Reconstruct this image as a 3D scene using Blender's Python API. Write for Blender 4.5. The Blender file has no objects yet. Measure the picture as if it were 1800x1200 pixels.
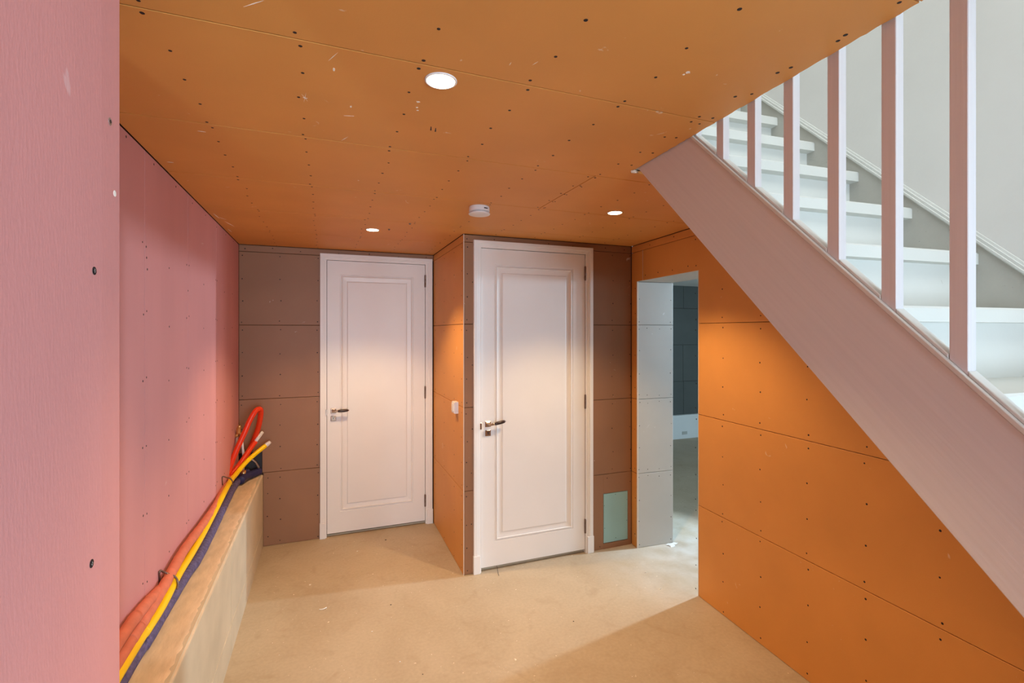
import bpy, bmesh, math, random
from mathutils import Vector, Matrix
random.seed(7)
C = bpy.context.scene.collection
R = math.radians

# ------------------------------------------------------------------ camera, light, exposure
HC = 1.745          # eye height
CE = 2.447          # ceiling height
cam_d = bpy.data.cameras.new('camera'); cam = bpy.data.objects.new('camera', cam_d); C.objects.link(cam)
cam.location = (0, 0, HC); cam.rotation_euler = (R(90), 0, R(-21.1))
cam_d.sensor_width = 36; cam_d.lens = 848/1800*36; cam_d.shift_y = -17/1800; cam_d.clip_start = 0.02
bpy.context.scene.camera = cam
vs = bpy.context.scene.view_settings
vs.view_transform = 'Standard'; vs.look = 'None'; vs.gamma = 1; vs.use_curve_mapping = False
vs.exposure = 0.38
world = bpy.data.worlds.new('world'); bpy.context.scene.world = world; world.use_nodes = True
world.node_tree.nodes['Background'].inputs[0].default_value = (0.75, 0.85, 1, 1)
world.node_tree.nodes['Background'].inputs[1].default_value = 0.15

def area(name, loc, aim, sx, sy, power, col, spread=180):
    l = bpy.data.lights.new(name, 'AREA'); l.shape = 'RECTANGLE'; l.size = sx; l.size_y = sy
    l.energy = power; l.color = col; l.spread = R(spread)
    o = bpy.data.objects.new(name, l); C.objects.link(o); o.location = loc
    o.rotation_euler = (Vector(aim)-Vector(loc)).to_track_quat('-Z', 'Y').to_euler()
    return o
COOL = (0.70, 0.85, 1.0)
area('daylight_rear_window', (0.5, -3.35, 1.3), (0.6, 2.0, 1.2), 1.3, 1.7, 95, COOL)
area('near_wall_fill', (1.5, -2.0, 1.5), (-0.2, 0.45, 1.35), 0.9, 1.4, 23, (0.50, 0.76, 1.0), 100)  # unseen fill light added to brighten the near pink boards
area('daylight_left_room', (-1.48, -1.48, 1.75), (0.5, 4.0, 1.5), 0.14, 1.0, 26, COOL)
area('daylight_stairwell', (1.55, -0.9, 4.75), (1.75, 0.6, 2.0), 1.0, 1.3, 25, (0.95, 0.97, 0.94))
area('daylight_stairwell_top', (1.75, 1.5, 4.95), (1.75, 0.9, 2.0), 0.9, 1.6, 11, (0.95, 0.98, 1.0))
area('daylight_next_room', (7.7, 1.6, 1.5), (2.4, 2.9, 0.7), 1.6, 1.5, 95, (0.50, 0.76, 1.0))
wl_d = bpy.data.lights.new('work_lamp_next_room', 'SPOT'); wl_d.spot_size = R(84); wl_d.spot_blend = 0.25; wl_d.energy = 290; wl_d.color = (0.60, 0.82, 1.0); wl_d.shadow_soft_size = 0.05
wl_o = bpy.data.objects.new('work_lamp_next_room', wl_d); C.objects.link(wl_o); wl_o.location = (4.5, 2.92, 2.17); wl_o.rotation_euler = (Vector((1.0, 2.9, 0.75))-Vector((4.5, 2.92, 2.17))).to_track_quat('-Z', 'Y').to_euler()

# ------------------------------------------------------------------ frames of reference
th = R(3.5); SV = Vector((math.sin(th), math.cos(th), 0)); TV = Vector((math.cos(th), -math.sin(th), 0))
O0 = Vector((1.254, 1.749, 0))           # outer face of the stair string where it meets the ceiling
ST = lambda s, t, z=0.0: O0 + SV*s + TV*t + Vector((0, 0, z))
TW = 0.993                               # face of the right-hand wall
def frame(o, u, v):
    o, u, v = Vector(o), Vector(u), Vector(v); n = u.cross(v)
    return lambda a, b, c=0.0: o + u*a + v*b + n*c
Z3 = (0, 0, 1)
F_left = frame((-0.65, 0, 0), (0, 1, 0), Z3)                # normal +X (u=Y)
F_back = frame((0, 4.385, 0), (1, 0, 0), Z3)                # normal -Y
F_front = frame((0, 3.35, 0), (1, 0, 0), Z3)
F_side = frame((0.92, 0, 0), (0, -1, 0), Z3)                # normal -X (u=-Y)
F_right = frame(ST(0, TW), -SV, Z3)                         # u=-s ; normal = -T
F_jamb = frame(ST(1.5817, 0), TV, Z3)                       # u=t ; normal = -S
F_ceil = frame((0, 0, CE), (0, 1, 0), (1, 0, 0))            # u=Y v=X ; normal -Z
F_top = frame((0, 0, 0), (1, 0, 0), (0, 1, 0))              # normal +Z

# ------------------------------------------------------------------ materials
def mat(name, col, rough=0.6, spec=0.3, metal=0.0, bump=0.0, bscale=200, mottle=0.0, mscale=3.0, specks=None, grain=None, emit=None, stretch=None, axes=None):
    m = bpy.data.materials.new(name); m.use_nodes = True; nt = m.node_tree; N = nt.nodes; L = nt.links
    p = N['Principled BSDF']; p.inputs['Roughness'].default_value = rough
    p.inputs['Specular IOR Level'].default_value = spec; p.inputs['Metallic'].default_value = metal
    rgb = (*col, 1); p.inputs['Base Color'].default_value = rgb
    if emit:
        p.inputs['Emission Color'].default_value = (*emit[0], 1); p.inputs['Emission Strength'].default_value = emit[1]
    g = N.new('ShaderNodeNewGeometry'); src = g.outputs['Position']
    if stretch:
        mp = N.new('ShaderNodeMapping'); mp.inputs['Rotation'].default_value = stretch[0]; mp.inputs['Scale'].default_value = stretch[1]
        L.new(src, mp.inputs[0]); src = mp.outputs[0]
    if axes:                        # noise stretched along given directions: (vector, scale) x 3
        cx = N.new('ShaderNodeCombineXYZ')
        for i, (v, k) in enumerate(axes):
            d = N.new('ShaderNodeVectorMath'); d.operation = 'DOT_PRODUCT'; L.new(g.outputs['Position'], d.inputs[0]); d.inputs[1].default_value = Vector(v)*k; L.new(d.outputs['Value'], cx.inputs[i])
        src = cx.outputs[0]
    out = None
    if mottle:
        n = N.new('ShaderNodeTexNoise'); n.inputs['Scale'].default_value = mscale; n.inputs['Detail'].default_value = 6; L.new(src, n.inputs['Vector'])
        r = N.new('ShaderNodeMapRange'); r.inputs[1].default_value = 0.3; r.inputs[2].default_value = 0.7
        r.inputs[3].default_value = 1-mottle; r.inputs[4].default_value = 1+mottle; L.new(n.outputs['Fac'], r.inputs[0])
        h = N.new('ShaderNodeHueSaturation'); h.inputs['Color'].default_value = rgb; L.new(r.outputs[0], h.inputs['Value']); out = h.outputs[0]
    if specks:                      # (colour, scale, threshold, amount): sparse scuffs and flecks
        n = N.new('ShaderNodeTexNoise'); n.inputs['Scale'].default_value = specks[1]; n.inputs['Detail'].default_value = 3; n.inputs['Distortion'].default_value = 1.2
        L.new(g.outputs['Position'], n.inputs['Vector'])
        r = N.new('ShaderNodeMapRange'); r.inputs[1].default_value = specks[2]; r.inputs[2].default_value = specks[2]+0.03; r.inputs[4].default_value = specks[3]
        L.new(n.outputs['Fac'], r.inputs[0])
        x = N.new('ShaderNodeMix'); x.data_type = 'RGBA'; L.new(r.outputs[0], x.inputs[0])
        if out: L.new(out, x.inputs[6])
        else: x.inputs[6].default_value = rgb
        x.inputs[7].default_value = (*specks[0], 1); out = x.outputs[2]
    if out: L.new(out, p.inputs['Base Color'])
    if bump:
        n = N.new('ShaderNodeTexNoise'); n.inputs['Scale'].default_value = bscale; n.inputs['Detail'].default_value = 4
        L.new(src, n.inputs['Vector'])
        b = N.new('ShaderNodeBump'); b.inputs['Strength'].default_value = bump; b.inputs['Distance'].default_value = 0.002
        L.new(n.outputs['Fac'], b.inputs['Height']); L.new(b.outputs[0], p.inputs['Normal'])
    return m
M = {}
M['board'] = mat('brown_board_paper', (0.68, 0.300, 0.072), 0.55, 0.35, bump=0.12, bscale=260, mottle=0.06, mscale=2.2, specks=((0.8, 0.7, 0.55), 17, 0.735, 0.5))
M['board_shaded'] = mat('shaded_brown_board_paper', (0.285, 0.138, 0.068), 0.5, 0.4, bump=0.12, bscale=260, mottle=0.07, mscale=2.2, specks=((0.75, 0.66, 0.55), 15, 0.73, 0.4))  # same brown boards, the dimmer light on these walls put into the colour
M['board_pale'] = mat('pale_grey_board_paper', (0.55, 0.53, 0.49), 0.6, 0.3, bump=0.1, bscale=260, mottle=0.04, specks=((0.85, 0.85, 0.85), 15, 0.72, 0.5))
M['board_dim'] = mat('shaded_grey_board_paper', (0.085, 0.09, 0.08), 0.6, 0.3, bump=0.1, bscale=260, mottle=0.06)  # grey boards of the far room, dim light worked into the base colour
M['pink'] = mat('pink_board_paper', (0.63, 0.275, 0.26), 0.6, 0.3, bump=0.15, bscale=300, mottle=0.05, mscale=4, stretch=((0, 0, 0), (1, 1, 0.25)), specks=((0.75, 0.6, 0.6), 9, 0.74, 0.3))
M['pink_near'] = M['pink']
M['green'] = mat('green_board_paper', (0.29, 0.48, 0.47), 0.55, 0.35, bump=0.1, bscale=260, mottle=0.05)
M['edge'] = mat('gypsum_edge', (0.72, 0.62, 0.52), 0.85, 0.1, bump=0.4, bscale=300)
M['core'] = mat('framing_behind_boards', (0.06, 0.04, 0.03), 0.9, 0.1, bump=0.2)
M['plaster'] = mat('white_plaster', (0.80, 0.79, 0.755), 0.85, 0.15, bump=0.25, bscale=60, mottle=0.05, mscale=1.6)
M['rough_grey'] = mat('bare_grey_render', (0.52, 0.51, 0.46), 0.9, 0.1, bump=0.3, bscale=120, mottle=0.07, mscale=6, specks=((0.12, 0.11, 0.1), 60, 0.72, 0.6))
M['white'] = mat('white_satin_paint', (0.80, 0.77, 0.74), 0.35, 0.45, bump=0.03, bscale=90, mottle=0.02)
M['stairpaint'] = mat('white_stair_primer', (0.70, 0.71, 0.67), 0.5, 0.35, bump=0.08, bscale=90, mottle=0.03, specks=((0.5, 0.48, 0.44), 30, 0.74, 0.5))
M['grainpaint'] = mat('white_primer_over_wood_grain', (0.70, 0.68, 0.68), 0.5, 0.35, bump=0.4, bscale=1.0, mottle=0.025, mscale=1.0, axes=((SV*math.cos(R(44))+Vector((0, 0, math.sin(R(44)))), 2.0), (SV*-math.sin(R(44))+Vector((0, 0, math.cos(R(44)))), 90), (TV, 5)))
M['balpaint'] = mat('white_primer_on_balusters', (0.74, 0.72, 0.73), 0.5, 0.35, bump=0.2, bscale=1.0, mottle=0.025, mscale=1.0, axes=((SV, 160), (TV, 160), (Vector((0, 0, 1)), 3)))
M['screw'] = mat('dark_screw', (0.018, 0.012, 0.012), 0.6, 0.3, bump=0.1)
M['steel'] = mat('galvanised_steel', (0.42, 0.40, 0.38), 0.4, 0.5, 0.9, bump=0.1)
M['brass'] = mat('brass', (0.75, 0.50, 0.20), 0.3, 0.5, 0.9, bump=0.05)
M['nickel'] = mat('polished_nickel', (0.42, 0.31, 0.24), 0.22, 0.5, 1.0, bump=0.02)
M['hinge'] = mat('brown_steel_hinge', (0.20, 0.14, 0.11), 0.35, 0.5, 0.8, bump=0.05)
M['ebony'] = mat('dark_wood_grip', (0.03, 0.012, 0.01), 0.3, 0.5, bump=0.03)
M['plastic'] = mat('white_plastic', (0.78, 0.76, 0.76), 0.4, 0.4, bump=0.02)
M['dark'] = mat('dark_vent', (0.03, 0.03, 0.035), 0.6, 0.3, bump=0.02)
M['lens'] = mat('lamp_lens', (1, 0.95, 0.85), 0.4, 0.3, emit=((1, 0.80, 0.50), 22), bump=0.01)
M['orange'] = mat('orange_foam_sleeve', (0.66, 0.19, 0.11), 0.75, 0.2, bump=0.9, bscale=45, mottle=0.1, mscale=25)
M['red'] = mat('red_plastic_conduit', (0.72, 0.035, 0.005), 0.35, 0.45, bump=0.05)
M['yellow'] = mat('yellow_plastic_pipe', (0.95, 0.60, 0.0), 0.35, 0.4, bump=0.02)
M['blue'] = mat('mottled_blue_foam_sleeve', (0.115, 0.095, 0.19), 0.75, 0.2, bump=0.7, bscale=60, mottle=0.35, mscale=60)
M['navy'] = mat('navy_plastic', (0.03, 0.03, 0.09), 0.5, 0.3, bump=0.1)
M['tape'] = mat('white_tape', (0.75, 0.70, 0.66), 0.5, 0.3, bump=0.1)
M['chip'] = mat('white_plaster_crumb', (0.85, 0.80, 0.70), 0.8, 0.1, bump=0.2)
M['concrete'] = mat('pale_concrete', (0.58, 0.49, 0.35), 0.85, 0.15, bump=0.35, bscale=45, mottle=0.08, mscale=5, specks=((0.3, 0.26, 0.2), 22, 0.74, 0.5))
M['concrete_top'] = mat('rough_concrete_top', (0.66, 0.50, 0.33), 0.85, 0.15, bump=1.0, bscale=38, mottle=0.12, mscale=24, stretch=((0, 0, 0.6), (1, 0.35, 1)))

def floor_material():
    m = bpy.data.materials.new('sand_screed'); m.use_nodes = True; nt = m.node_tree; N = nt.nodes; L = nt.links
    p = N['Principled BSDF']; p.inputs['Specular IOR Level'].default_value = 0.35
    g = N.new('ShaderNodeNewGeometry')
    def noise(s, d, dist=0.0):
        n = N.new('ShaderNodeTexNoise'); n.inputs['Scale'].default_value = s; n.inputs['Detail'].default_value = d; n.inputs['Distortion'].default_value = dist
        L.new(g.outputs['Position'], n.inputs['Vector']); return n.outputs['Fac']
    def ramp(src, stops):
        r = N.new('ShaderNodeValToRGB'); e = r.color_ramp.elements
        e[0].position, e[0].color = stops[0][0], (*stops[0][1], 1); e[1].position, e[1].color = stops[-1][0], (*stops[-1][1], 1)
        for q, c in stops[1:-1]: k = e.new(q); k.color = (*c, 1)
        L.new(src, r.inputs[0]); return r.outputs[0]
    def mix(f, a, b, mode='MIX', fv=None):
        x = N.new('ShaderNodeMix'); x.data_type = 'RGBA'; x.blend_type = mode
        if f is not None: L.new(f, x.inputs[0])
        else: x.inputs[0].default_value = fv
        L.new(a, x.inputs[6])
        if isinstance(b, tuple): x.inputs[7].default_value = (*b, 1)
        else: L.new(b, x.inputs[7])
        return x.outputs[2]
    base = ramp(noise(1.7, 8, 0.6), [(0.3, (0.42, 0.325, 0.215)), (0.5, (0.46, 0.365, 0.25)), (0.7, (0.50, 0.405, 0.285))])
    fine = ramp(noise(55, 4), [(0.35, (0.95, 0.95, 0.95)), (0.65, (1.03, 1.03, 1.03))])
    base = mix(None, base, fine, 'MULTIPLY', 1.0)
    sm = ramp(noise(6, 8, 1.5), [(0.55, (0, 0, 0)), (0.72, (0.38, 0.38, 0.38))])          # trodden smudges
    base = mix(sm, base, (0.36, 0.26, 0.16))
    sp = ramp(noise(42, 2), [(0.74, (0, 0, 0)), (0.76, (1, 1, 1))])                         # tiny pale flecks
    base = mix(sp, base, (0.8, 0.72, 0.58))
    # plaster dust trodden out of the doorway
    v = N.new('ShaderNodeVectorMath'); v.operation = 'DISTANCE'; L.new(g.outputs['Position'], v.inputs[0]); v.inputs[1].default_value = (2.75, 3.05, 0)
    mr = N.new('ShaderNodeMapRange'); mr.inputs[1].default_value = 1.0; mr.inputs[2].default_value = 0.1; L.new(v.outputs['Value'], mr.inputs[0])
    n2 = N.new('ShaderNodeMath'); n2.operation = 'MULTIPLY'; L.new(mr.outputs[0], n2.inputs[0])
    rr = ramp(noise(7, 8, 0.1), [(0.3, (0.2, 0.2, 0.2)), (0.68, (0.85, 0.85, 0.85))]); L.new(rr, n2.inputs[1])
    base = mix(n2.outputs[0], base, (0.66, 0.63, 0.58))
    L.new(base, p.inputs['Base Color'])
    ro = N.new('ShaderNodeMapRange'); ro.inputs[3].default_value = 0.42; ro.inputs[4].default_value = 0.7; L.new(noise(3, 5, 0.5), ro.inputs[0]); L.new(ro.outputs[0], p.inputs['Roughness'])
    b = N.new('ShaderNodeBump'); b.inputs['Strength'].default_value = 0.12; b.inputs['Distance'].default_value = 0.0015; L.new(noise(90, 5), b.inputs['Height']); L.new(b.outputs[0], p.inputs['Normal'])
    return m
M['floor'] = floor_material()
# ------------------------------------------------------------------ geometry helpers
def obj(name, bm, m, parent=None, smooth=False):
    me = bpy.data.meshes.new(name); bmesh.ops.recalc_face_normals(bm, faces=bm.faces); bm.to_mesh(me); bm.free()
    me.materials.append(m)
    if smooth:
        for p in me.polygons: p.use_smooth = True
    o = bpy.data.objects.new(name, me); C.objects.link(o)
    if parent is not None: o.parent = parent
    return o
def tag(o, label=None, cat=None, group=None, kind=None):
    if label: o['label'] = label
    if cat: o['category'] = cat
    if group: o['group'] = group
    if kind: o['kind'] = kind
    return o
def empty(name, loc):
    o = bpy.data.objects.new(name, None); C.objects.link(o); o.location = loc; o.empty_display_size = 0.05; return o
def under(o, root):          # parent keeping the world-space mesh where it is
    o.parent = root; o.matrix_parent_inverse = Matrix.Translation(-root.location)
    return o
def box(bm, F, a0, a1, b0, b1, c0, c1):
    v = [bm.verts.new(F(a, b, c)) for a in (a0, a1) for b in (b0, b1) for c in (c0, c1)]
    for q in ((0, 1, 3, 2), (4, 6, 7, 5), (0, 4, 5, 1), (2, 3, 7, 6), (0, 2, 6, 4), (1, 5, 7, 3)): bm.faces.new([v[i] for i in q])
def wbox(bm, x0, x1, y0, y1, z0, z1): box(bm, F_top, x0, x1, y0, y1, z0, z1)
def cbox(bm, F, a0, a1, b0, b1, c0, c1, ch=0.002):      # box with chamfered front (c1) rim
    prism(bm, F, [(a0, b0), (a1, b0), (a1, b1), (a0, b1)], c0, c1, ch)
def clip(poly, f):           # keep f(p) <= 0
    out = []
    for i in range(len(poly)):
        p, q = poly[i], poly[(i+1) % len(poly)]; fp, fq = f(p), f(q)
        if fp <= 0: out.append(p)
        if (fp < 0 < fq) or (fq < 0 < fp):
            k = fp/(fp-fq); out.append((p[0]+(q[0]-p[0])*k, p[1]+(q[1]-p[1])*k))
    return out
def inset(poly, d):
    n = len(poly); ar = sum(poly[i][0]*poly[(i+1) % n][1]-poly[(i+1) % n][0]*poly[i][1] for i in range(n))
    if ar < 0: poly = poly[::-1]
    out = []
    for i in range(n):
        p0, p1, p2 = Vector(poly[i-1]), Vector(poly[i]), Vector(poly[(i+1) % n])
        e1 = (p1-p0).normalized(); e2 = (p2-p1).normalized()
        n1 = Vector((-e1.y, e1.x)); n2 = Vector((-e2.y, e2.x)); b = n1+n2
        k = min(2.0, 2.0/max(b.length_squared, 1e-6)); q = p1+b*k*d; out.append((q.x, q.y))
    return poly, out
def prism(bm, F, poly, c0, c1, ch=0.0):
    if ch: poly, pin = inset(poly, ch)
    rings = [[bm.verts.new(F(a, b, c0)) for a, b in poly]]
    if ch:
        rings.append([bm.verts.new(F(a, b, c1-ch*0.7)) for a, b in poly]); rings.append([bm.verts.new(F(a, b, c1)) for a, b in pin])
    else: rings.append([bm.verts.new(F(a, b, c1)) for a, b in poly])
    n = len(poly)
    for r0, r1 in zip(rings, rings[1:]):
        for i in range(n): bm.faces.new((r0[i], r0[(i+1) % n], r1[(i+1) % n], r1[i]))
    bm.faces.new(rings[0]); bm.faces.new(rings[-1])
GAP = 0.0016
def board(F, poly, m, parent, proud=0.0, thick=0.0125, name='board', ch=0.0022):
    _, p = inset(poly, 0.0022 if F is F_ceil else GAP)
    if F is F_ceil: ch = 0.0007
    bm = bmesh.new(); prism(bm, F, p, -thick+0.0002, proud, ch)
    return under(obj(name, bm, m), parent) if parent.type == 'EMPTY' else obj(name, bm, m, parent)
def rect(a0, a1, b0, b1): return [(a0, b0), (a1, b0), (a1, b1), (a0, b1)]
def disc(bm, F, a, b, r, c0=0.0, c1=0.0012, n=10, r2=None):
    r2 = r if r2 is None else r2
    lo = [bm.verts.new(F(a+math.cos(k*2*math.pi/n)*r, b+math.sin(k*2*math.pi/n)*r, c0)) for k in range(n)]
    hi = [bm.verts.new(F(a+math.cos(k*2*math.pi/n)*r2, b+math.sin(k*2*math.pi/n)*r2, c1)) for k in range(n)]
    for k in range(n): bm.faces.new((lo[k], lo[(k+1) % n], hi[(k+1) % n], hi[k]))
    bm.faces.new(lo); bm.faces.new(hi)
def screws(F, pts, parent, name='screw_heads', r=0.0048, jit=0.006):
    bm = bmesh.new()
    for a, b in pts:
        a += random.uniform(-jit, jit); b += random.uniform(-jit, jit)*1.5
        rr = r*random.uniform(0.85, 1.12); disc(bm, F, a, b, rr, 0.0, 0.0007, 8, rr*0.8)
    return tag(obj(name, bm, M['screw'], parent), kind='stuff')
def lathe(bm, F, a, b, prof, n=32, cap=True):        # prof: (radius, c)
    rings = [[bm.verts.new(F(a+math.cos(k*2*math.pi/n)*r, b+math.sin(k*2*math.pi/n)*r, c)) for k in range(n)] for r, c in prof]
    for r0, r1 in zip(rings, rings[1:]):
        for k in range(n): bm.faces.new((r0[k], r0[(k+1) % n], r1[(k+1) % n], r1[k]))
    if cap: bm.faces.new(rings[0]); bm.faces.new(rings[-1])
def smooth_path(pts, sub=6):
    P = [Vector(p) for p in pts]; out = []
    for i in range(len(P)-1):
        a, b, c, d = P[max(i-1, 0)], P[i], P[i+1], P[min(i+2, len(P)-1)]
        for k in range(sub):
            t = k/sub; out.append(0.5*((2*b)+(c-a)*t+(2*a-5*b+4*c-d)*t*t+(3*b-a-3*c+d)*t**3))
    out.append(P[-1]); return out
def tube(bm, pts, r, n=12, sub=6, wob=0.0, rf=None):
    P = smooth_path(pts, sub) if sub > 1 else [Vector(p) for p in pts]
    up = Vector((0.2, 0.1, 1)); rings = []
    for i, p in enumerate(P):
        d = (P[min(i+1, len(P)-1)]-P[max(i-1, 0)]).normalized()
        s = d.cross(up)
        if s.length < 0.05: s = d.cross(Vector((1, 0, 0)))
        s.normalize(); u = s.cross(d); up = u
        rr = r*(rf(i/(len(P)-1)) if rf else 1)*(1+random.uniform(-wob, wob))
        rings.append([bm.verts.new(p+(s*math.cos(k*2*math.pi/n)+u*math.sin(k*2*math.pi/n))*rr) for k in range(n)])
    for r0, r1 in zip(rings, rings[1:]):
        for k in range(n): bm.faces.new((r0[k], r0[(k+1) % n], r1[(k+1) % n], r1[k]))
    bm.faces.new(rings[0]); bm.faces.new(rings[-1])
def struct(name, bm, m): return tag(obj(name, bm, m), kind='structure')

# ------------------------------------------------------------------ floor
bm = bmesh.new(); wbox(bm, -2.6, 8.2, -3.6, 6.6, -0.12, 0.0); struct('floor', bm, M['floor'])

# ------------------------------------------------------------------ ceiling: core slab, boards, screws
xe = lambda Y, t=0.0: (ST(0, t).x + (Y-ST(0, t).y)*math.tan(th))      # X on the line of constant t
bm = bmesh.new()
wbox(bm, -0.8, 0, -3.5, 6.5, CE+0.0205, 3.05)
prism(bm, F_top, [(0, -3.5), (xe(-3.5)-0.004, -3.5), (xe(1.749)-0.004, 1.749), (0, 1.749)], CE+0.0205, 3.05)
p1, p2 = ST(0.06, 0), ST(0.06, TW+0.012); q = ST(1.75, TW+0.012)
prism(bm, F_top, [(0, 1.749), (p1.x-0.004, p1.y-0.06), (p1.x-0.004, p1.y), (p2.x, p2.y), (q.x, q.y), (q.x, 6.5), (0, 6.5)], CE+0.0205, 2.480)
ceil = struct('ceiling', bm, M['plaster'])
bm = bmesh.new()
wbox(bm, -0.8, 0, -3.5, 6.5, CE+0.0125, CE+0.0203)
prism(bm, F_top, [(0, -3.5), (xe(-3.5)-0.004, -3.5), (xe(1.749)-0.004, 1.749), (0, 1.749)], CE+0.0125, CE+0.0203)
p1, p2 = ST(0.06, 0), ST(0.06, TW+0.012); q = ST(1.75, TW+0.012)
prism(bm, F_top, [(0, 1.749), (p1.x-0.004, p1.y-0.06), (p1.x-0.004, p1.y), (p2.x, p2.y), (q.x, q.y), (q.x, 6.5), (0, 6.5)], CE+0.0125, CE+0.0203)
obj('joint_shade_layer', bm, M['core'], ceil)  # dark sheet added to paint shade into the open board joints
ys = [-0.594, 0.026, 0.646, 1.266, 1.892, 2.511, 3.13, 3.76, 4.385]
for y0, y1 in zip(ys, ys[1:]):
    right = []
    if y0 < 1.745:
        yy = y0; ye = min(y1, 1.749)
        while yy < ye-0.004:
            right.append((yy, xe(yy)-0.002+random.uniform(-0.0025, 0.0015))); yy += random.uniform(0.010, 0.028)
        right.append((ye, xe(ye)-0.002))
        if y1 > 1.749:
            c = ST(0.05, TW); right = [p for p in right]
            right += [(1.799, xe(1.799)-0.002)]
            right += [(c.y, c.x), (y1, xe(y1, TW))]
    elif y0 >= 3.34 or y1 > 3.36:
        pass
    else: right = [(y0, xe(y0, TW)), (y1, xe(y1, TW))]
    if y0 < 3.3 < y1:        # band running over the closet corner
        board(F_ceil, [(y0, -0.65), (y0, xe(y0, TW)), (3.35, xe(3.35, TW)), (3.35, 0.92), (y1, 0.92), (y1, -0.65)], M['board'], ceil); continue
    if y0 > 3.3:
        board(F_ceil, [(y0, -0.65), (y0, 0.92), (y1, 0.92), (y1, -0.65)], M['board'], ceil); continue
    poly = [(y0, -0.65)] + right + [(y1, -0.65)]
    if abs(y0-1.892) < 0.01:     # the band with a butt joint
        board(F_ceil, [(y0, -0.65), (y0, 1.133), (y1, 1.133), (y1, -0.65)], M['board'], ceil)
        board(F_ceil, [(y0, 1.133), (y0, xe(y0, TW)), (y1, xe(y1, TW)), (y1, 1.133)], M['board'], ceil)
    else: board(F_ceil, poly, M['board'], ceil)
pts = []
for k in range(-1, 10):
    X = -0.37+0.303*(k)
    for y0, y1 in zip(ys, ys[1:]):
        for f in ([0.022] + [(y1-y0)*q for q in (0.26, 0.5, 0.74)] + [y1-y0-0.022]):
            Y = y0+f
            lim = xe(Y)-0.03 if Y < 1.75 else (xe(Y, TW)-0.03 if Y < 3.33 else 0.9)
            if X < lim and X > -0.64: pts.append((Y, X))
for Y in [0.30, 0.45, 0.6, 0.62, 0.78, 0.93, 1.08, 1.24, 1.29, 1.42, 1.57, 1.72]: pts.append((Y, xe(Y)-0.045))
for f in range(5): pts += [(1.92+f*0.14, 1.133+0.022), (1.92+f*0.14, 1.133-0.022)]
screws(F_ceil, pts, ceil, r=0.0052)
# plaster smears and pencil ticks left on the boards
bm = bmesh.new()
def on_ceil(x, y):
    k = (x-900)/848; Z = (CE-HC)*848/(583-y); return (-k*math.sin(R(21.1))+math.cos(R(21.1)))*Z, (k*math.cos(R(21.1))+math.sin(R(21.1)))*Z
for px_, py_, a, b in [(735, 179, .0050, .0075), (733, 189, .0035, .005), (734, 194, .003, .004), (617, 187, .0075, .0035), (587, 122, .0075, .004), (1210, 127, .006, .007), (1202, 131, .003, .004), (536, 172, .0015, .008), (630, 317, .003, .004), (299, 285, .003, .014)]:
    Y, X = on_ceil(px_, py_); n = 9; r = [random.uniform(0.5, 1.1) for _ in range(n)]
    prism(bm, F_ceil, [(Y+math.cos(k*2*math.pi/n)*a*r[k]*1.2, X+math.sin(k*2*math.pi/n)*b*r[k]) for k in range(n)], 0, 0.0005)
for (xa, ya), (xb, yb), w in [((577, 107), (594, 92), .0009), ((428, 12), (463, 1), .0011), ((530, 165), (541, 178), .0008), ((534, 180), (538, 163), .0008), ((604, 203), (622, 204), .0012), ((600, 247), (612, 240), .0012), ((347, 230), (362, 232), .0016), ((375, 375), (386, 384), .003), ((382, 381), (398, 386), .002), ((395, 389), (412, 398), .003), ((400, 402), (408, 408), .003), ((895, 115), (899, 109), .001), ((936, 114), (946, 108), .001)]:
    p = Vector(on_ceil(xa, ya)); q = Vector(on_ceil(xb, yb)); d = (q-p).normalized(); m = (p+q)/2+Vector((-d.y, d.x))*w
    prism(bm, F_ceil, [tuple(p), tuple(m), tuple(q), tuple((p+q)/2-Vector((-d.y, d.x))*w)], 0, 0.0004)
obj('plaster_smear', bm, M['chip'], ceil)
for Y, X in [(1.64, 0.335), (1.645, 0.352)]:
    bm = bmesh.new(); prism(bm, F_ceil, [(Y, X), (Y+0.032, X+0.004), (Y+0.030, X+0.009), (Y+0.002, X+0.003)], 0, 0.0004); obj('pencil_mark', bm, M['dark'], ceil)
for px_, py_ in ((720.7, 392.5), (684, 402.5)):
    Y, X = on_ceil(px_, py_); bm = bmesh.new(); lathe(bm, F_ceil, Y, X, [(0.008, 0), (0.007, 0.004), (0.003, 0.009)], 10); obj('cable_stub', bm, M['hinge'], ceil)

# ------------------------------------------------------------------ left wall (pink boards), plinth
bm = bmesh.new(); wbox(bm, -0.75, -0.6625, 1.0, 4.5, 0, CE+0.02); wl = struct('wall_left', bm, M['core'])
ly = [1.00, 1.62, 2.24, 2.86, 3.54, 4.385]
for a, b in zip(ly, ly[1:]): board(F_left, rect(a, b, 0.585, CE-0.002), M['pink'], wl, ch=0.0008)
pts = []
for y in ly[1:-1]:
    for k in range(7): pts += [(y-0.02, 2.08-0.26*k), (y+0.022, 2.08-0.26*k)]
for y in (1.93, 2.55, 3.2, 3.8, 4.1):
    for k in range(7): pts.append((y, 2.02-0.25*k))
for y in [1.75+0.3*k for k in range(9)]: pts.append((y, 2.42))
pts += [(2.26, 2.03), (2.27, 1.99), (2.87, 1.95)]
screws(F_left, pts, wl, r=0.0046)
bm = bmesh.new(); prism(bm, frame((0, -3.4, 0), (1, 0, 0), Z3), [(-0.662, 0), (-0.476, 0), (-0.476, 0.577), (-0.484, 0.585), (-0.662, 0.585)], -7.79, -3.4)
pl = struct('trim_1', bm, M['concrete'])
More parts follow.
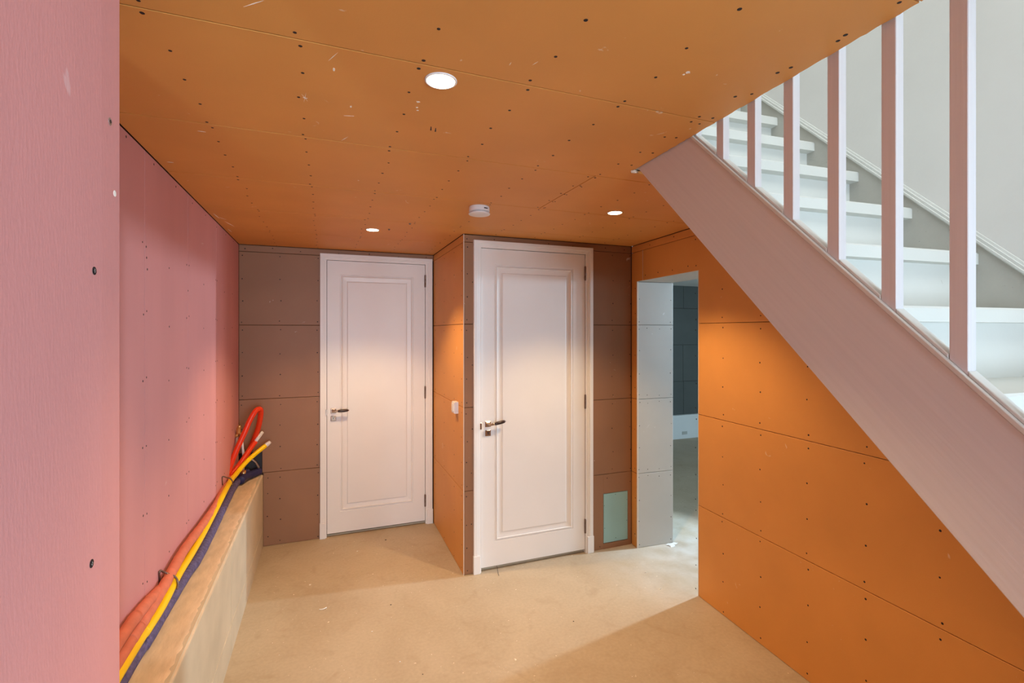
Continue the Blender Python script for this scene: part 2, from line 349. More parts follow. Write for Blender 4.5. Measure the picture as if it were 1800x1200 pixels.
# the rough poured top, a thin skin with uneven edge, and the cold joint along the side
bm = bmesh.new(); n = 160; va = []
for i in range(n+1):
    Y = 0.0+4.38*i/n; e = -0.4775+random.uniform(-0.003, 0.0)
    va.append([bm.verts.new((x, Y, z+random.uniform(-.0012, .0012))) for x, z in ((-0.6495, 0.5855), (-0.60, 0.587), (-0.55, 0.5865), (-0.51, 0.587), (e, 0.582), (-0.4755, 0.573+random.uniform(-.003, .002)))])
for r0, r1 in zip(va, va[1:]):
    for k in range(5): bm.faces.new((r0[k], r0[k+1], r1[k+1], r1[k]))
obj('rough_top', bm, M['concrete_top'], pl, True)
for y, z0, z1 in ((1.75, 0.0, 0.56), (2.97, 0.0, 0.56)):
    bm = bmesh.new(); box(bm, frame((-0.476, y, 0), (0, 1, 0), Z3), 0, 0.003, z0, z1, -0.002, 0.0012); obj('formwork_seam', bm, M['concrete'], pl)
bm = bmesh.new(); prism(bm, frame((-0.476, 0, 0), (0, 1, 0), Z3), [(0.6, 0.20), (4.37, 0.14), (4.37, 0.146), (0.6, 0.207)], -0.001, 0.0018, 0.0008); obj('formwork_ridge', bm, M['concrete'], pl)

# ------------------------------------------------------------------ near wall in the foreground
bm = bmesh.new(); wbox(bm, -0.32, -0.2335, -3.5, 0.679, 0, CE+0.02); wn = struct('wall_near', bm, M['core'])
for y0, y1 in ((-0.54, 0.078), (0.081, 0.681)):
    bm = bmesh.new(); prof = [(y0, -0.2325), (y1, -0.2325), (y1, -0.2222), (y1-0.001, -0.2214), (y1-0.052, -0.22), (y0+0.052, -0.22), (y0, -0.2214)]
    prism(bm, F_top, [(x, y) for y, x in prof], 0.0, CE-0.002); obj('board', bm, M['pink_near'], wn)
F_near = frame((-0.22, 0, 0), (0, 1, 0), Z3)
for y, z, mm in ((0.651, 1.975, 'steel'), (0.611, 1.807, 'screw'), (0.605, 1.512, 'screw'), (0.60, 1.2, 'screw')):
    bm = bmesh.new(); c = -0.0006 if y > 0.63 else 0
    lathe(bm, F_near, y, z, [(0.0042, c-0.0005), (0.0042, c+0.0005), (0.0036, c+0.0007), (0.0018, c-0.0004+0.0004)], 16)
    s = obj('screw', bm, M[mm], wn)
    bm = bmesh.new(); box(bm, F_near, y-0.0020, y+0.0020, z-0.0004, z+0.0004, c+0.0006, c+0.0010); box(bm, F_near, y-0.0004, y+0.0004, z-0.002, z+0.002, c+0.0006, c+0.0010); obj('screw_slot', bm, M['steel'] if mm == 'screw' else M['screw'], s)
bm = bmesh.new(); disc(bm, F_near, 0.630, 1.905, 0.004, -0.0008, -0.0002, 10); disc(bm, F_near, 0.665, 1.90, 0.0035, -0.001, -0.0006, 10); obj('plaster_smear', bm, M['chip'], wn)

# ------------------------------------------------------------------ back wall with first door
def slab_hole(bm, F, a0, a1, b0, b1, h0, h1, htop, c0, c1):
    box(bm, F, a0, h0, b0, b1, c0, c1); box(bm, F, h1, a1, b0, b1, c0, c1); box(bm, F, h0, h1, htop, b1, c0, c1)
ROWS = [0.0, 0.6, 1.2, 1.8, 2.39, CE-0.002]
bm = bmesh.new(); slab_hole(bm, F_back, -0.75, 1.02, 0, CE+0.02, 0.005, 0.852, 2.36, -0.12, -0.0125)
wb = struct('wall_back', bm, M['core'])
for z0, z1 in zip(ROWS, ROWS[1:]):
    if z0 == 0: poly = rect(-0.476, -0.03, 0, 0.6)
    elif z0 == 0.6: poly = [(-0.476, 0.60), (-0.03, 0.60), (-0.03, 1.2), (-0.65, 1.2), (-0.65, 0.77), (-0.484, 0.77), (-0.484, 0.60)]
    elif z0 == 2.39: poly = rect(-0.65, 0.92, z0, z1)
    else: poly = rect(-0.65, -0.03, z0, z1)
    board(F_back, poly, M['board_shaded'], wb)
pts = []
for x in (-0.625, -0.35, -0.065):
    for z0, z1 in zip(ROWS[:-1], ROWS[1:-1]):
        for f in (0.028, 0.2, 0.37, 0.555):
            if z0 == 0 and x < -0.5: continue
            if z0 == 0.6 and x < -0.5 and f < 0.2: continue
            pts.append((x, z0+f))
for x in (-0.6, -0.4, -0.2, 0.1, 0.35, 0.6, 0.85): pts.append((x, 2.42))
pts += [(-0.44, z) for z in (0.08, 0.25, 0.42, 0.56)]
screws(F_back, pts, wb, r=0.0046)
# service hole in the corner, its shade painted by a dark plate
bm = bmesh.new(); box(bm, F_back, -0.649, -0.485, 0.586, 0.769, -0.0124, -0.0110); obj('service_hole_shade', bm, M['dark'], wb)

# closet side and front walls
bm = bmesh.new(); wbox(bm, 0.9325, 1.0, 3.3625, 4.385, 0, CE+0.02); ws = struct('wall_closet_side', bm, M['core'])
for z0, z1 in zip(ROWS, ROWS[1:]): board(F_side, rect(-4.384, -3.3505, z0, z1), M['board'], ws)
pts = [(-y, z0+f) for y in (3.40, 3.62, 3.95, 4.30) for z0 in ROWS[:4] for f in (0.03, 0.2, 0.38, 0.56)]
screws(F_side, pts, ws, r=0.0042)
bm = bmesh.new(); slab_hole(bm, F_front, 1.0, 2.36, 0, CE+0.02, 1.048, 1.917, 2.36, -0.12, -0.0125)
box(bm, F_front, 0.9325, 1.0, 0, CE+0.02, -0.0125-0.0004, -0.0125)
wf = struct('wall_closet_front', bm, M['core'])
for z0, z1 in zip(ROWS, ROWS[1:]):
    if z0 == 2.39: board(F_front, rect(0.9205, 2.344, z0, z1), M['board_shaded'], wf)
    else:
        board(F_front, rect(0.9205, 1.01, z0, z1), M['board_shaded'], wf)
        if z0 > 0: board(F_front, rect(1.955, 2.344, z0, z1), M['board_shaded'], wf)
P0 = [(1.955, 0.012), (2.344, 0.012), (2.344, 0.6), (1.955, 0.6)]
# lowest board, cut in four strips round the access panel opening
board(F_front, [(1.955, 0.0), (2.08, 0.0), (2.08, 0.6), (1.955, 0.6)], M['board_shaded'], wf, ch=0.0002).scale = (1, 1, 1)
for a0, a1, b0, b1 in ((2.08, 2.344, 0.0, 0.043), (2.08, 2.344, 0.445, 0.6), (2.313, 2.344, 0.043, 0.445)):
    bm = bmesh.new(); box(bm, F_front, a0-0.0013, a1, b0, b1-0.0013 if b1 == 0.6 else b1, -0.0124, 0.0); obj('board', bm, M['board_shaded'], wf)
gp = board(F_front, rect(2.081, 2.312, 0.045, 0.443), M['green'], wf, proud=-0.001, name='access_panel'); gp['label'] = 'pale green access panel'
screws(F_front, [(2.09, 0.35), (2.09, 0.17), (2.30, 0.37), (2.30, 0.2), (2.195, 0.425), (2.195, 0.07)], wf, 'access_panel_screws', 0.003, 0.003)
pts = [(x, z0+f) for x in (0.945, ) for z0 in ROWS[:4] for f in (0.035, 0.2, 0.36, 0.555)] + [(0.985, z) for z in (0.36, 0.72, 1.05, 1.5, 2.1)]
pts += [(x, z0+f) for x in (2.165, 2.335) for z0 in ROWS[1:4] for f in (0.03, 0.18, 0.36, 0.56)] + [(2.12, 0.57), (2.05, 0.02), (2.33, 0.52)]
pts += [(x, 2.42) for x in (0.945, 1.15, 1.6, 1.8, 2.1, 2.28)]
screws(F_front, pts, wf, r=0.0042)
bm = bmesh.new(); wbox(bm, 0.9193, 0.9235, 3.3475, 3.3512, 0.0, CE-0.002)
obj('cut_board_edge', bm, M['edge'], wf)

# ------------------------------------------------------------------ right wall with doorway, stair plaster
K = 0.966
under_line = lambda s: 2.440+K*s
bm = bmesh.new()
FR = F_right
box(bm, FR, -0.842, 3.0, 0, 5.2, -0.33, -0.0125)             # under and beside the stair
box(bm, FR, -1.594, -0.842, 2.162, 5.2, -0.33, -0.0125)       # above the doorway
box(bm, FR, -1.665, -1.594, 0, 5.2, -0.33, -0.0125)           # beyond the doorway
wr = struct('wall_right', bm, M['core'])
D0, D1, DH = 0.843, 1.5817, 2.150                         # doorway: near jamb, far jamb, head
f_under = lambda p: p[1]-under_line(-p[0])
for z0, z1 in zip(ROWS, ROWS[1:]):
    if z0 < 1.7:
        p = clip(rect(-D0, 3.0, z0, z1), f_under)
        if len(p) > 2: board(FR, p, M['board'], wr)
        board(FR, rect(-1.664, -D1, z0, z1), M['board'], wr)
    elif z0 == 1.8:
        p = [(-1.664, z0), (-D1, z0), (-D1, DH), (-1.50, DH), (-1.50, z1), (-1.664, z1)]
        board(FR, p, M['board'], wr)
        p = [(-1.50, DH), (-D0, DH), (-D0, z0)]; a = (2.44-z0)/K; b = (2.44-z1)/K
        board(FR, p+[(a, z0), (b, z1), (-1.50, z1)], M['board'], wr)
    else:
        board(FR, rect(-1.664, 0.045, z0, z1), M['board'], wr)
pts = []
cols = [(0.868, 0.0), (0.62, .0), (0.33, 0), (0.03, 0), (-0.26, 0), (-0.55, 0), (-0.85, 0), (-1.15, 0)]
for s, _ in cols:
    for z0 in ROWS[:4]:
        for f in (0.03, 0.2, 0.38, 0.565):
            z = z0+f
            if z < under_line(s)-0.05 and z < CE: pts.append((-s, z))
for s in (1.12, 1.3, 1.46, 0.95): pts.append((-s, 2.185))
for s in (0.2, 0.5, 0.8, 1.1, 1.4): pts.append((-s, 2.42))
for z in (0.1, 0.4, 0.63, 0.95, 1.3, 1.55, 1.9, 2.1): pts.append((-1.61, z))
screws(FR, pts, wr, r=0.0046)
# corner edge of the near jamb and of the far jamb (cut gypsum)
for s in (D0-0.0003, D1+0.0003):
    bm = bmesh.new(); box(bm, FR, -s-0.0022, -s+0.0022, 0, DH, -0.0125, 0.0012); obj('cut_board_edge', bm, M['edge'], wr)
bm = bmesh.new(); box(bm, FR, -1.5015, -1.4985, DH, 2.39, -0.01, 0.0004); obj('cut_board_edge', bm, M['edge'], wr)
# jamb linings
for z0, z1 in ((0, .6), (.6, 1.2), (1.2, 1.8), (1.8, DH)):
    board(F_jamb, rect(TW+0.001, 1.335, z0, z1), M['board_pale'], wr)
    board(frame(ST(D0, 0), TV*-1, Z3), rect(-1.335, -TW-0.001, z0, z1), M['board_pale'], wr, proud=0)
pts = [(t, z0+f) for t in (TW+0.022, 1.312) for z0, n in ((0, 4), (.6, 4), (1.2, 4), (1.8, 3)) for f in [0.03+0.18*k for k in range(n)]]
pts += [(t, z) for t in (1.09, 1.2) for z in (0.57, 0.63, 1.17, 1.23, 1.77)]
screws(F_jamb, pts, wr, 'jamb_screw_heads', 0.0036, 0.005)
F_head = frame(ST(0, 0, DH), SV, TV)       # normal = S x T = -Z
board(F_head, rect(D0, D1, TW+0.001, 1.335), M['board_pale'], wr)
# plaster above the stair
bm = bmesh.new(); p = clip(rect(-1.66, 3.0, 0.2, 5.2), lambda p: under_line(-p[0])+0.004-p[1])
p = clip(p, lambda q: (2.45-q[1]) if q[0] < 0.0 else -1) if False else p
prism(bm, FR, p, -0.0122, 0.0); obj('plaster_facing', bm, M['plaster'], wr)

# ------------------------------------------------------------------ rear of the space and the stairwell shell (seen only by the light)
bm = bmesh.new(); wbox(bm, -2.6, 2.6, -3.6, -3.5, 0, 5.2); struct('wall_rear', bm, M['plaster'])
bm = bmesh.new(); wbox(bm, -2.6, -2.5, -3.5, 1.1, 0, 3.0); wbox(bm, -2.6, -0.75, 1.0, 1.1, 0, 3.0); wbox(bm, -2.6, -0.8, -3.5, 1.0, CE+0.02, 3.0); struct('wall_left_room', bm, M['plaster'])
bm = bmesh.new(); box(bm, FR, 3.0, 5.4, 0, 5.2, -0.33, 0.0); struct('wall_right_rear', bm, M['plaster'])
bm = bmesh.new(); prism(bm, F_top, [tuple(ST(1.75, -0.3).xy), tuple(ST(1.75, 1.3).xy), tuple(ST(1.85, 1.3).xy), tuple(ST(1.85, -0.3).xy)], 2.92, 5.2)
struct('wall_stairwell_end', bm, M['plaster'])
bm = bmesh.new(); prism(bm, F_top, [tuple(ST(-5.2, -0.95).xy), tuple(ST(1.85, -0.95).xy), tuple(ST(1.85, -0.85).xy), tuple(ST(-5.2, -0.85).xy)], 3.05, 5.2)
struct('wall_stairwell_left', bm, M['plaster'])
bm = bmesh.new(); prism(bm, F_top, [tuple(ST(-5.4, -1.0).xy), tuple(ST(1.9, -1.0).xy), tuple(ST(1.9, 1.4).xy), tuple(ST(-5.4, 1.4).xy)], 5.2, 5.3)
struct('ceiling_stairwell', bm, M['plaster'])

# ------------------------------------------------------------------ the next room, through the doorway
F_far = frame((0, 6.4, 0), (1, 0, 0), Z3)
bm = bmesh.new(); box(bm, F_far, 2.2, 8.2, 0, 2.6, -0.1, -0.0125); wfr = struct('wall_far_room', bm, M['core'])
fr = [0.385, 0.93, 1.53, 2.13, 2.55]
for i, (z0, z1) in enumerate(zip(fr, fr[1:])):
    for a, b in ([(4.2, 5.50), (5.50, 6.8)] if i != 1 and i != 2 else ([(4.9, 5.50-0.01), (5.49, 6.8)] if i == 1 else [(4.3, 6.6)])):
        board(F_far, rect(a, b, z0, z1), M['board_dim'], wfr)
F_kick = frame((0, 6.34, 0), (1, 0, 0), Z3)
bm = bmesh.new(); cbox(bm, F_kick, 4.0, 7.0, 0.0, 0.385, -0.07, 0, 0.004); kb = obj('concrete_kicker', bm, M['plaster'], wfr)
for x in (5.42, 5.75):
    bm = bmesh.new(); cbox(bm, F_kick, x, x+0.10, 0.07, 0.12, 0, 0.006, 0.001); obj('vent_grille', bm, M['rough_grey'], kb)
bm = bmesh.new(); wbox(bm, 8.0, 8.1, -0.6, 6.5, 0, 2.6); struct('wall_far_room_right', bm, M['plaster'])
bm = bmesh.new(); wbox(bm, 2.5, 8.1, -0.7, -0.6, 0, 2.6); struct('wall_far_room_front', bm, M['plaster'])
bm = bmesh.new(); wbox(bm, 2.25, 2.36, 3.52, 6.5, 0, 2.6); struct('wall_far_room_left', bm, M['plaster'])
bm = bmesh.new(); wbox(bm, 2.66, 8.1, -0.7, 6.5, 2.50, 2.6); struct('ceiling_far_room', bm, M['plaster'])

# ------------------------------------------------------------------ doors
def door(n, F, a0, a1, fo0, fo1, tilt, side_hinge=1):
    """a0,a1 leaf edges; fo0,fo1 outer edges of the architrave; F normal points into the room"""
    base = F((a0+a1)/2, 0, 0); root = empty('door_%d' % n, base); tag(root, kind='structure')
    ztop = 2.352; zb = 0.028
    # leaf with moulded panel: nested rings (inset from the outer moulding line, depth)
    bm = bmesh.new(); w = a1-a0
    sx, tp, bt = 0.105, 0.117, 0.180
    rings = [((a0, a1, zb, ztop), 0.0)]
    for e, d in ((-0.002, 0), (0.002, -0.0045), (0.008, -0.0045), (0.011, 0.002), (0.017, 0.003), (0.021, -0.0035), (0.056, -0.0065), (0.061, -0.0015), (0.066, -0.001)):
        rings.append(((a0+sx+e, a1-sx-e, zb+bt+e, ztop-tp-e), d))
    R_ = [[bm.verts.new(F(a, b, -0.040)) for a, b in ((a0, zb), (a1, zb), (a1, ztop), (a0, ztop))]]
    for (x0, x1, z0, z1), d in rings: R_.append([bm.verts.new(F(a, b, d)) for a, b in ((x0, z0), (x1, z0), (x1, z1), (x0, z1))])
    for r0, r1 in zip(R_, R_[1:]):
        for i in range(4): bm.faces.new((r0[i], r0[(i+1) % 4], r1[(i+1) % 4], r1[i]))
    bm.faces.new(R_[0]); bm.faces.new(R_[-1])
    leaf = under(obj('leaf', bm, M['white']), root)
    # frame: rebate liner + mitred architrave
    gi = 0.0035
    prof = [(0.0, -0.0124), (0.0, 0.017), (0.003, 0.020), (0.026, 0.020), (0.028, 0.0175), (0.034, 0.0175), (0.036, 0.012), (0.046, 0.012), (0.048, 0.0095), (1.0, 0.0095), (1.0, -0.045)]
    wl_, wr_, wt = (a0-gi)-fo0, fo1-(a1+gi), 2.408-(ztop+gi)
    bm = bmesh.new(); rows = []
    for u, c in prof:
        f = min(u, 1) if u == 1.0 else None
        ul = wl_ if u == 1.0 else u*wl_/0.06; ur = wr_ if u == 1.0 else u*wr_/0.06; ut = wt if u == 1.0 else u*wt/0.06
        rows.append([bm.verts.new(F(a, b, c)) for a, b in ((fo0+ul, 0.0), (fo0+ul, 2.408-ut), (fo1-ur, 2.408-ut), (fo1-ur, 0.0))])
    for r0, r1 in zip(rows, rows[1:]):
        for i in range(3): bm.faces.new((r0[i], r0[i+1], r1[i+1], r1[i]))
    fr_ = under(obj('frame', bm, M['white']), root)
    for x0, x1 in ((fo0-0.003, fo0+wl_*0.82), (fo1-wr_*0.82, fo1+0.003)):
        bm = bmesh.new(); cbox(bm, F, x0, x1, 0.0, 0.13, -0.0, 0.0245, 0.002); under(obj('plinth_block', bm, M['white']), root)
    # threshold strip under the leaf
    bm = bmesh.new(); box(bm, F, a0-gi, a1+gi, 0.0, 0.010, -0.06, -0.03); under(obj('sill', bm, M['concrete']), root)
    # hinges
    for z in (0.212, 1.195, 2.205):
        bm = bmesh.new(); ax = a1+0.001
        G = frame(F(ax, z-0.055, 0.006), F(1, 0)-F(0, 0), F(0, 0, 1)-F(0, 0, 0))       # normal: u x v
        lathe(bm, frame(F(ax, z, 0.007), F(1, 0)-F(0, 0), F(0, 0, 0)-F(0, 0, 1)), 0, 0, [(0.002, -0.057), (0.0072, -0.054), (0.0078, -0.050), (0.0078, -0.018), (0.0070, -0.017), (0.0078, -0.016), (0.0078, 0.016), (0.0070, 0.017), (0.0078, 0.018), (0.0078, 0.050), (0.0072, 0.054), (0.002, 0.057)], 14)
        h = under(obj('hinge', bm, M['hinge'], smooth=True), root)
    # handle: square rose, neck, oval dark grip, and a square key rose below
    hx = a0+0.050; hz = 1.073
    bm = bmesh.new(); cbox(bm, F, hx-0.021, hx+0.021, hz-0.021, hz+0.021, 0, 0.009, 0.0035); cbox(bm, F, hx-0.014, hx+0.014, hz-0.014, hz+0.014, 0.009, 0.012, 0.003)
    h = under(obj('door_handle', bm, M['nickel']), root)
    bm = bmesh.new(); lathe(bm, F, hx, hz, [(0.0115, 0.011), (0.0115, 0.018), (0.009, 0.022), (0.009, 0.048)], 16)
    ca, sa = math.cos(R(tilt)), math.sin(R(tilt)); L = lambda d, c=0.048: F(hx+ca*d, hz+sa*d, c)
    tube(bm, [L(-0.010, 0.048), L(0.0, 0.049), L(0.018, 0.050), L(0.036, 0.050)], 0.0088, 12, 3)
    neck = obj('neck', bm, M['nickel'], smooth=True); neck.parent = h
    bm = bmesh.new(); tube(bm, [L(0.034, .050), L(0.05, .050), L(0.075, .049), L(0.10, .047), L(0.118, .045)], 0.0112, 14, 4, rf=lambda t: 0.72+0.42*math.sin(math.pi*min(t*0.9+0.05, 1)) if t < 0.97 else 0.55)
    g = obj('grip', bm, M['ebony'], smooth=True); g.parent = h; g['label'] = 'dark wooden grip'
    bm = bmesh.new(); tube(bm, [L(0.118, .045), L(0.124, .0445)], 0.0062, 12, 1); e = obj('end_cap', bm, M['nickel'], smooth=True); e.parent = h
    kz = hz-0.066
    bm = bmesh.new(); cbox(bm, F, hx-0.021, hx+0.021, kz-0.021, kz+0.021, 0, 0.009, 0.0035); cbox(bm, F, hx-0.014, hx+0.014, kz-0.014, kz+0.014, 0.009, 0.0115, 0.003)
    k = under(obj('key_escutcheon', bm, M['nickel']), root)
    bm = bmesh.new(); disc(bm, F, hx, kz+0.004, 0.0042, 0.0114, 0.0122, 12); box(bm, F, hx-0.002, hx+0.002, kz-0.009, kz+0.003, 0.0114, 0.0122); kk = obj('keyhole', bm, M['dark']); kk.parent = k
    bm = bmesh.new(); cbox(bm, F, a0-0.012, a0-0.0005, hz-0.035, hz+0.012, 0.008, 0.0125, 0.001); under(obj('strike_plate', bm, M['nickel']), root)
    return root
door(1, F_back, 0.010, 0.842, -0.046, 0.908, 1.5)
door(2, F_front, 1.0535, 1.909, 0.993, 1.976, 9)
# dark voids behind the door leaves
bm = bmesh.new(); wbox(bm, -0.1, 0.95, 4.56, 4.6, 0, 2.5); struct('wall_behind_door', bm, M['core'])

# ------------------------------------------------------------------ staircase
st = empty('staircase', ST(-1.0, 0.5)); tag(st, 'white primed timber staircase with slim square balusters and a broad sloping string', 'staircase')
F_st = frame(ST(0, 0), -SV, Z3)          # u=-s, v=z, normal = -T (towards the room)
def sobj(name, bm, m, lab=None):
    o = under(obj(name, bm, m), st)
    if lab: o['label'] = lab
    return o
lowz = lambda s: 2.454+K*s
topz = lambda s: 2.788+K*s
s0, s1 = 0.62, -2.53
bm = bmesh.new()
prism(bm, F_st, [(-s0, lowz(s0)), (-s0, topz(s0)), (2.62, topz(-2.62)), (2.62, 0.001), (lowz(0)/K, 0.001)], -0.040, 0.0, 0.003)
string = sobj('string_board', bm, M['grainpaint'], 'broad room-side string board with visible wood grain')
# capping on top of the string
bm = bmesh.new(); CAP = frame(ST(0, 0), -SV, Z3)
for a, b, c0, c1 in (((-s0), (-s1), -0.046, 0.004),):
    prism(bm, CAP, [(a, 2.788-K*a), (b, 2.788-K*b), (b, 2.802-K*b), (a, 2.802-K*a)], c0, c1, 0.002)
sobj('string_capping', bm, M['stairpaint'])
BS = [-0.479-0.1347*k for k in range(-7, 16)]
ctop = lambda s: 2.802+K*s
proto = None
for s in BS:
    if s < -2.45: break
    w = 0.032
    bm = bmesh.new()
    G = frame(ST(s, 0), -SV, Z3)
    pb = [(0, ctop(s)-s*0-0.0), (w, ctop(s-w)), (w, ctop(s-w)+0.94), (0, ctop(s)+0.94)]
    prism(bm, G, pb, -0.029, -0.005, 0.0015)
    sobj('baluster', bm, M['balpaint'])
for s, sn in zip([BS[0]+0.135]+BS, BS):
    if sn < -2.4: break
    a, b = -(s-0.032)+0.001, -sn-0.001
    bm = bmesh.new(); prism(bm, CAP, [(a, 2.802-K*a), (b, 2.802-K*b), (b, 2.812-K*b), (a, 2.812-K*a)], -0.030, -0.004, 0.002)
    sobj('spacer', bm, M['stairpaint'])
bm = bmesh.new(); prism(bm, CAP, [(-s0, ctop(s0)+0.93), (-s1, ctop(s1)+0.93), (-s1, ctop(s1)+0.99), (-s0, ctop(s0)+0.99)], -0.045, 0.012, 0.006)
sobj('handrail', bm, M['stairpaint'])
G_, Rr = 0.2195, 0.215
for k in range(-1, 13):
    zt = 2.892-Rr*k; sn = 0.207-G_*k               # top of nosing front
    bm = bmesh.new(); FT = frame(ST(sn, 0, zt), TV, SV)    # normal +Z
    n = 1
    # tread with eased nosing
    pr = [(0.0, -0.044), (0.0, -0.006), (0.005, 0.0), (0.262, 0.0), (0.262, -0.044)]
    FS = frame(ST(sn, 0.0405, zt), SV, Z3)                  # u=s, v=z, normal = S x Z = +T
    prism(bm, FS, pr, 0.18, 0.9515)
    prism(bm, FS, clip(pr, lambda p: lowz(sn+p[0])+0.004-(zt+p[1])), 0.0, 0.18)
    sobj('tread', bm, M['stairpaint'])
    if k < 13:
        bm = bmesh.new(); pr = [(0, -Rr+0.0), (0, -0.044), (0.018, -0.044), (0.018, -Rr+0.0)]; FS = frame(ST(sn+0.042, 0.0405, zt), SV, Z3)
        prism(bm, FS, pr, 0.18, 0.9515)
        prism(bm, FS, clip(pr, lambda p: lowz(sn+0.042+p[0])+0.004-(zt+p[1])), 0.0, 0.18)
        sobj('riser', bm, M['stairpaint'])
# landing edge upstairs
bm = bmesh.new(); prism(bm, F_top, [tuple(ST(0.68, -0.8).xy), tuple(ST(0.68, 1.0).xy), tuple(ST(1.75, 1.0).xy), tuple(ST(1.75, -0.8).xy)], 2.94, 3.10)
struct('floor_landing', bm, M['stairpaint'])
# bare strip of wall between treads and the sloping moulding, then the moulding itself
band = lambda s: 2.722+1.0*0+ (0.0)
tl = lambda s: 2.722+0.985*s        # lower edge of the moulding
bm = bmesh.new(); FW = frame(ST(0, TW), -SV, Z3)
prism(bm, FW, [(-0.75, tl(0.75)), (-0.75, tl(0.75)-0.5), (2.5, tl(-2.5)-0.5), (2.5, tl(-2.5))], 0.0003, 0.005)
sobj('bare_wall_strip', bm, M['rough_grey'], 'bare grey wall strip under the moulding')
bm = bmesh.new(); pf = [(0.0, 0.0), (0.0, 0.012), (0.006, 0.016), (0.014, 0.016), (0.016, 0.011), (0.028, 0.011), (0.030, 0.006), (0.040, 0.004), (0.042, 0.0)]
ra = [[bm.verts.new(FW(u, tl(-u)+a, 0.0003+c)) for a, c in pf] for u in (-0.75, 2.5)]
for i in range(len(pf)): j = (i+1) % len(pf); bm.faces.new((ra[0][i], ra[0][j], ra[1][j], ra[1][i]))
bm.faces.new(ra[0]); bm.faces.new(ra[1])
sobj('wall_moulding', bm, M['stairpaint'])

# ------------------------------------------------------------------ pipes on the plinth
f_, H_, cx_ = 848, 583, 900
A_ = R(21.1)
def ray(x):
    k = (x-cx_)/f_; return k*math.cos(A_)+math.sin(A_), -k*math.sin(A_)+math.cos(A_)
def at_x(x, y, X): d = ray(x); Z = X/d[0]; return (X, d[1]*Z, HC-(y-H_)*Z/f_)
def at_y(x, y, Y): d = ray(x); Z = Y/d[1]; return (d[0]*Z, Y, HC-(y-H_)*Z/f_)
def extend(p, y=0.2):
    a, b = Vector(p[0]), Vector(p[2]); d = (a-b); return [tuple(a+d*((y-a.y)/d.y))] + p
ZF = 0.5875
blue = [(-0.621, 1.90, ZF+.0255), (-0.614, 2.13, ZF+.0255), (-0.611, 2.412, ZF+.0255), (-0.607, 2.655, ZF+.0255), (-0.597, 2.802, ZF+.0255), (-0.602, 3.11, ZF+.0255), (-0.612, 3.446, ZF+.0255), (-0.622, 3.78, ZF+.0255), (-0.624, 4.04, ZF+.03), (-0.612, 4.18, ZF+.04), (-0.575, 4.29, ZF+0.06)]
bm = bmesh.new(); tube(bm, [(-0.621, 0.2, ZF+.0255)]+[(x-0.003, y, z) for x, y, z in blue], 0.0252, 14, 8, 0.03)
t = tag(obj('insulated_pipe', bm, M['blue'], smooth=True), 'mottled dark blue foam-sleeved pipe lying lowest along the concrete ledge', 'pipe', 'pipes along the ledge')
ypx = [(212.7, 1177), (256.6, 1109), (285, 1064), (313, 1010), (336, 973), (358.6, 933.6), (381, 891)]
yel = [at_x(x, y, -0.607) for x, y in ypx]
yel = [(p[0], p[1], max(p[2], ZF+0.045+0.017)) for p in yel]
yel += [at_y(403, 849, 3.80), at_y(415, 833, 4.0), at_y(431.7, 813, 4.12), at_y(448, 798, 4.20), at_y(466.7, 783, 4.26)]
bm = bmesh.new(); tube(bm, [(-0.609, 0.2, 0.668)]+yel, 0.0170, 14, 8)
t = tag(obj('yellow_pipe', bm, M['yellow'], smooth=True), 'smooth bright yellow pipe running up the ledge between orange and blue sleeves', 'pipe', 'pipes along the ledge')
e = Vector(at_y(466.7, 783, 4.26)); d = (e-Vector(at_y(448, 798, 4.20))).normalized()
bm = bmesh.new(); tube(bm, [e-d*0.003, e+d*0.02, e+d*0.045], 0.0168, 12, 1, rf=lambda t: 1.0 if t < 0.6 else 0.8); obj('taped_end', bm, M['tape'], t, True)
opx = [(217, 1166), (228, 1143), (256.6, 1086.6), (285, 1035.6), (304.8, 998.8), (324.6, 964.8), (355.8, 922), (381, 885)]
o1 = [at_x(x, y, -0.621) for x, y in opx]
o1 = [(p[0], p[1], max(p[2], 0.693)) for p in o1] + [at_y(397, 847, 3.95)]
bm = bmesh.new(); tube(bm, [(-0.621, 0.2, 0.70)]+o1, 0.0215, 14, 8, 0.05)
t = tag(obj('insulated_pipe', bm, M['orange'], smooth=True), 'orange foam-sleeved pipe pressed against the yellow pipe, with a bright red end standing up', 'pipe', 'pipes along the ledge')
red = [at_y(396, 848, 3.94), at_y(404, 836, 4.02), at_y(415, 823, 4.08), at_y(426.7, 808, 4.15), at_y(438, 791, 4.20), at_y(449, 776, 4.24)]
bm = bmesh.new(); tube(bm, red, 0.0185, 14, 6, 0.02); s = obj('red_sleeve', bm, M['red'], t, True); s['label'] = 'bright red bare sleeve'
e = Vector(red[-1]); d = (e-Vector(red[-2])).normalized()
bm = bmesh.new(); tube(bm, [e-d*0.002, e+d*0.09], 0.0125, 12, 1); k = obj('taped_end', bm, M['tape'], t, True)
bm = bmesh.new(); box(bm, frame(e+d*0.045+Vector((0, -0.013, 0)), d, d.cross(Vector((0, 1, 0)))*-1), 0, 0.04, -0.005, 0.005, -0.001, 0.001); obj('pipe_mark', bm, M['dark'], t)
o2 = [at_x(x, y, -0.627) for x, y in [(214, 1126), (236.8, 1095), (262, 1064)]]
o2 = [(-0.627, 1.9, 0.742), (-0.628, 2.05, 0.736), (-0.629, 2.2, 0.722), (-0.632, 2.4, 0.685), (-0.632, 2.6, 0.668), (-0.632, 2.9, 0.665), (-0.632, 3.3, 0.662), (-0.631, 3.7, 0.68), (-0.630, 3.88, 0.70), at_y(399, 838, 3.99)]
o2 = [(-0.628, 0.2, 0.745)] + o2
bm = bmesh.new(); tube(bm, o2, 0.0205, 14, 8, 0.06, rf=lambda t: 1.0 if t < 0.40 else 0.78)
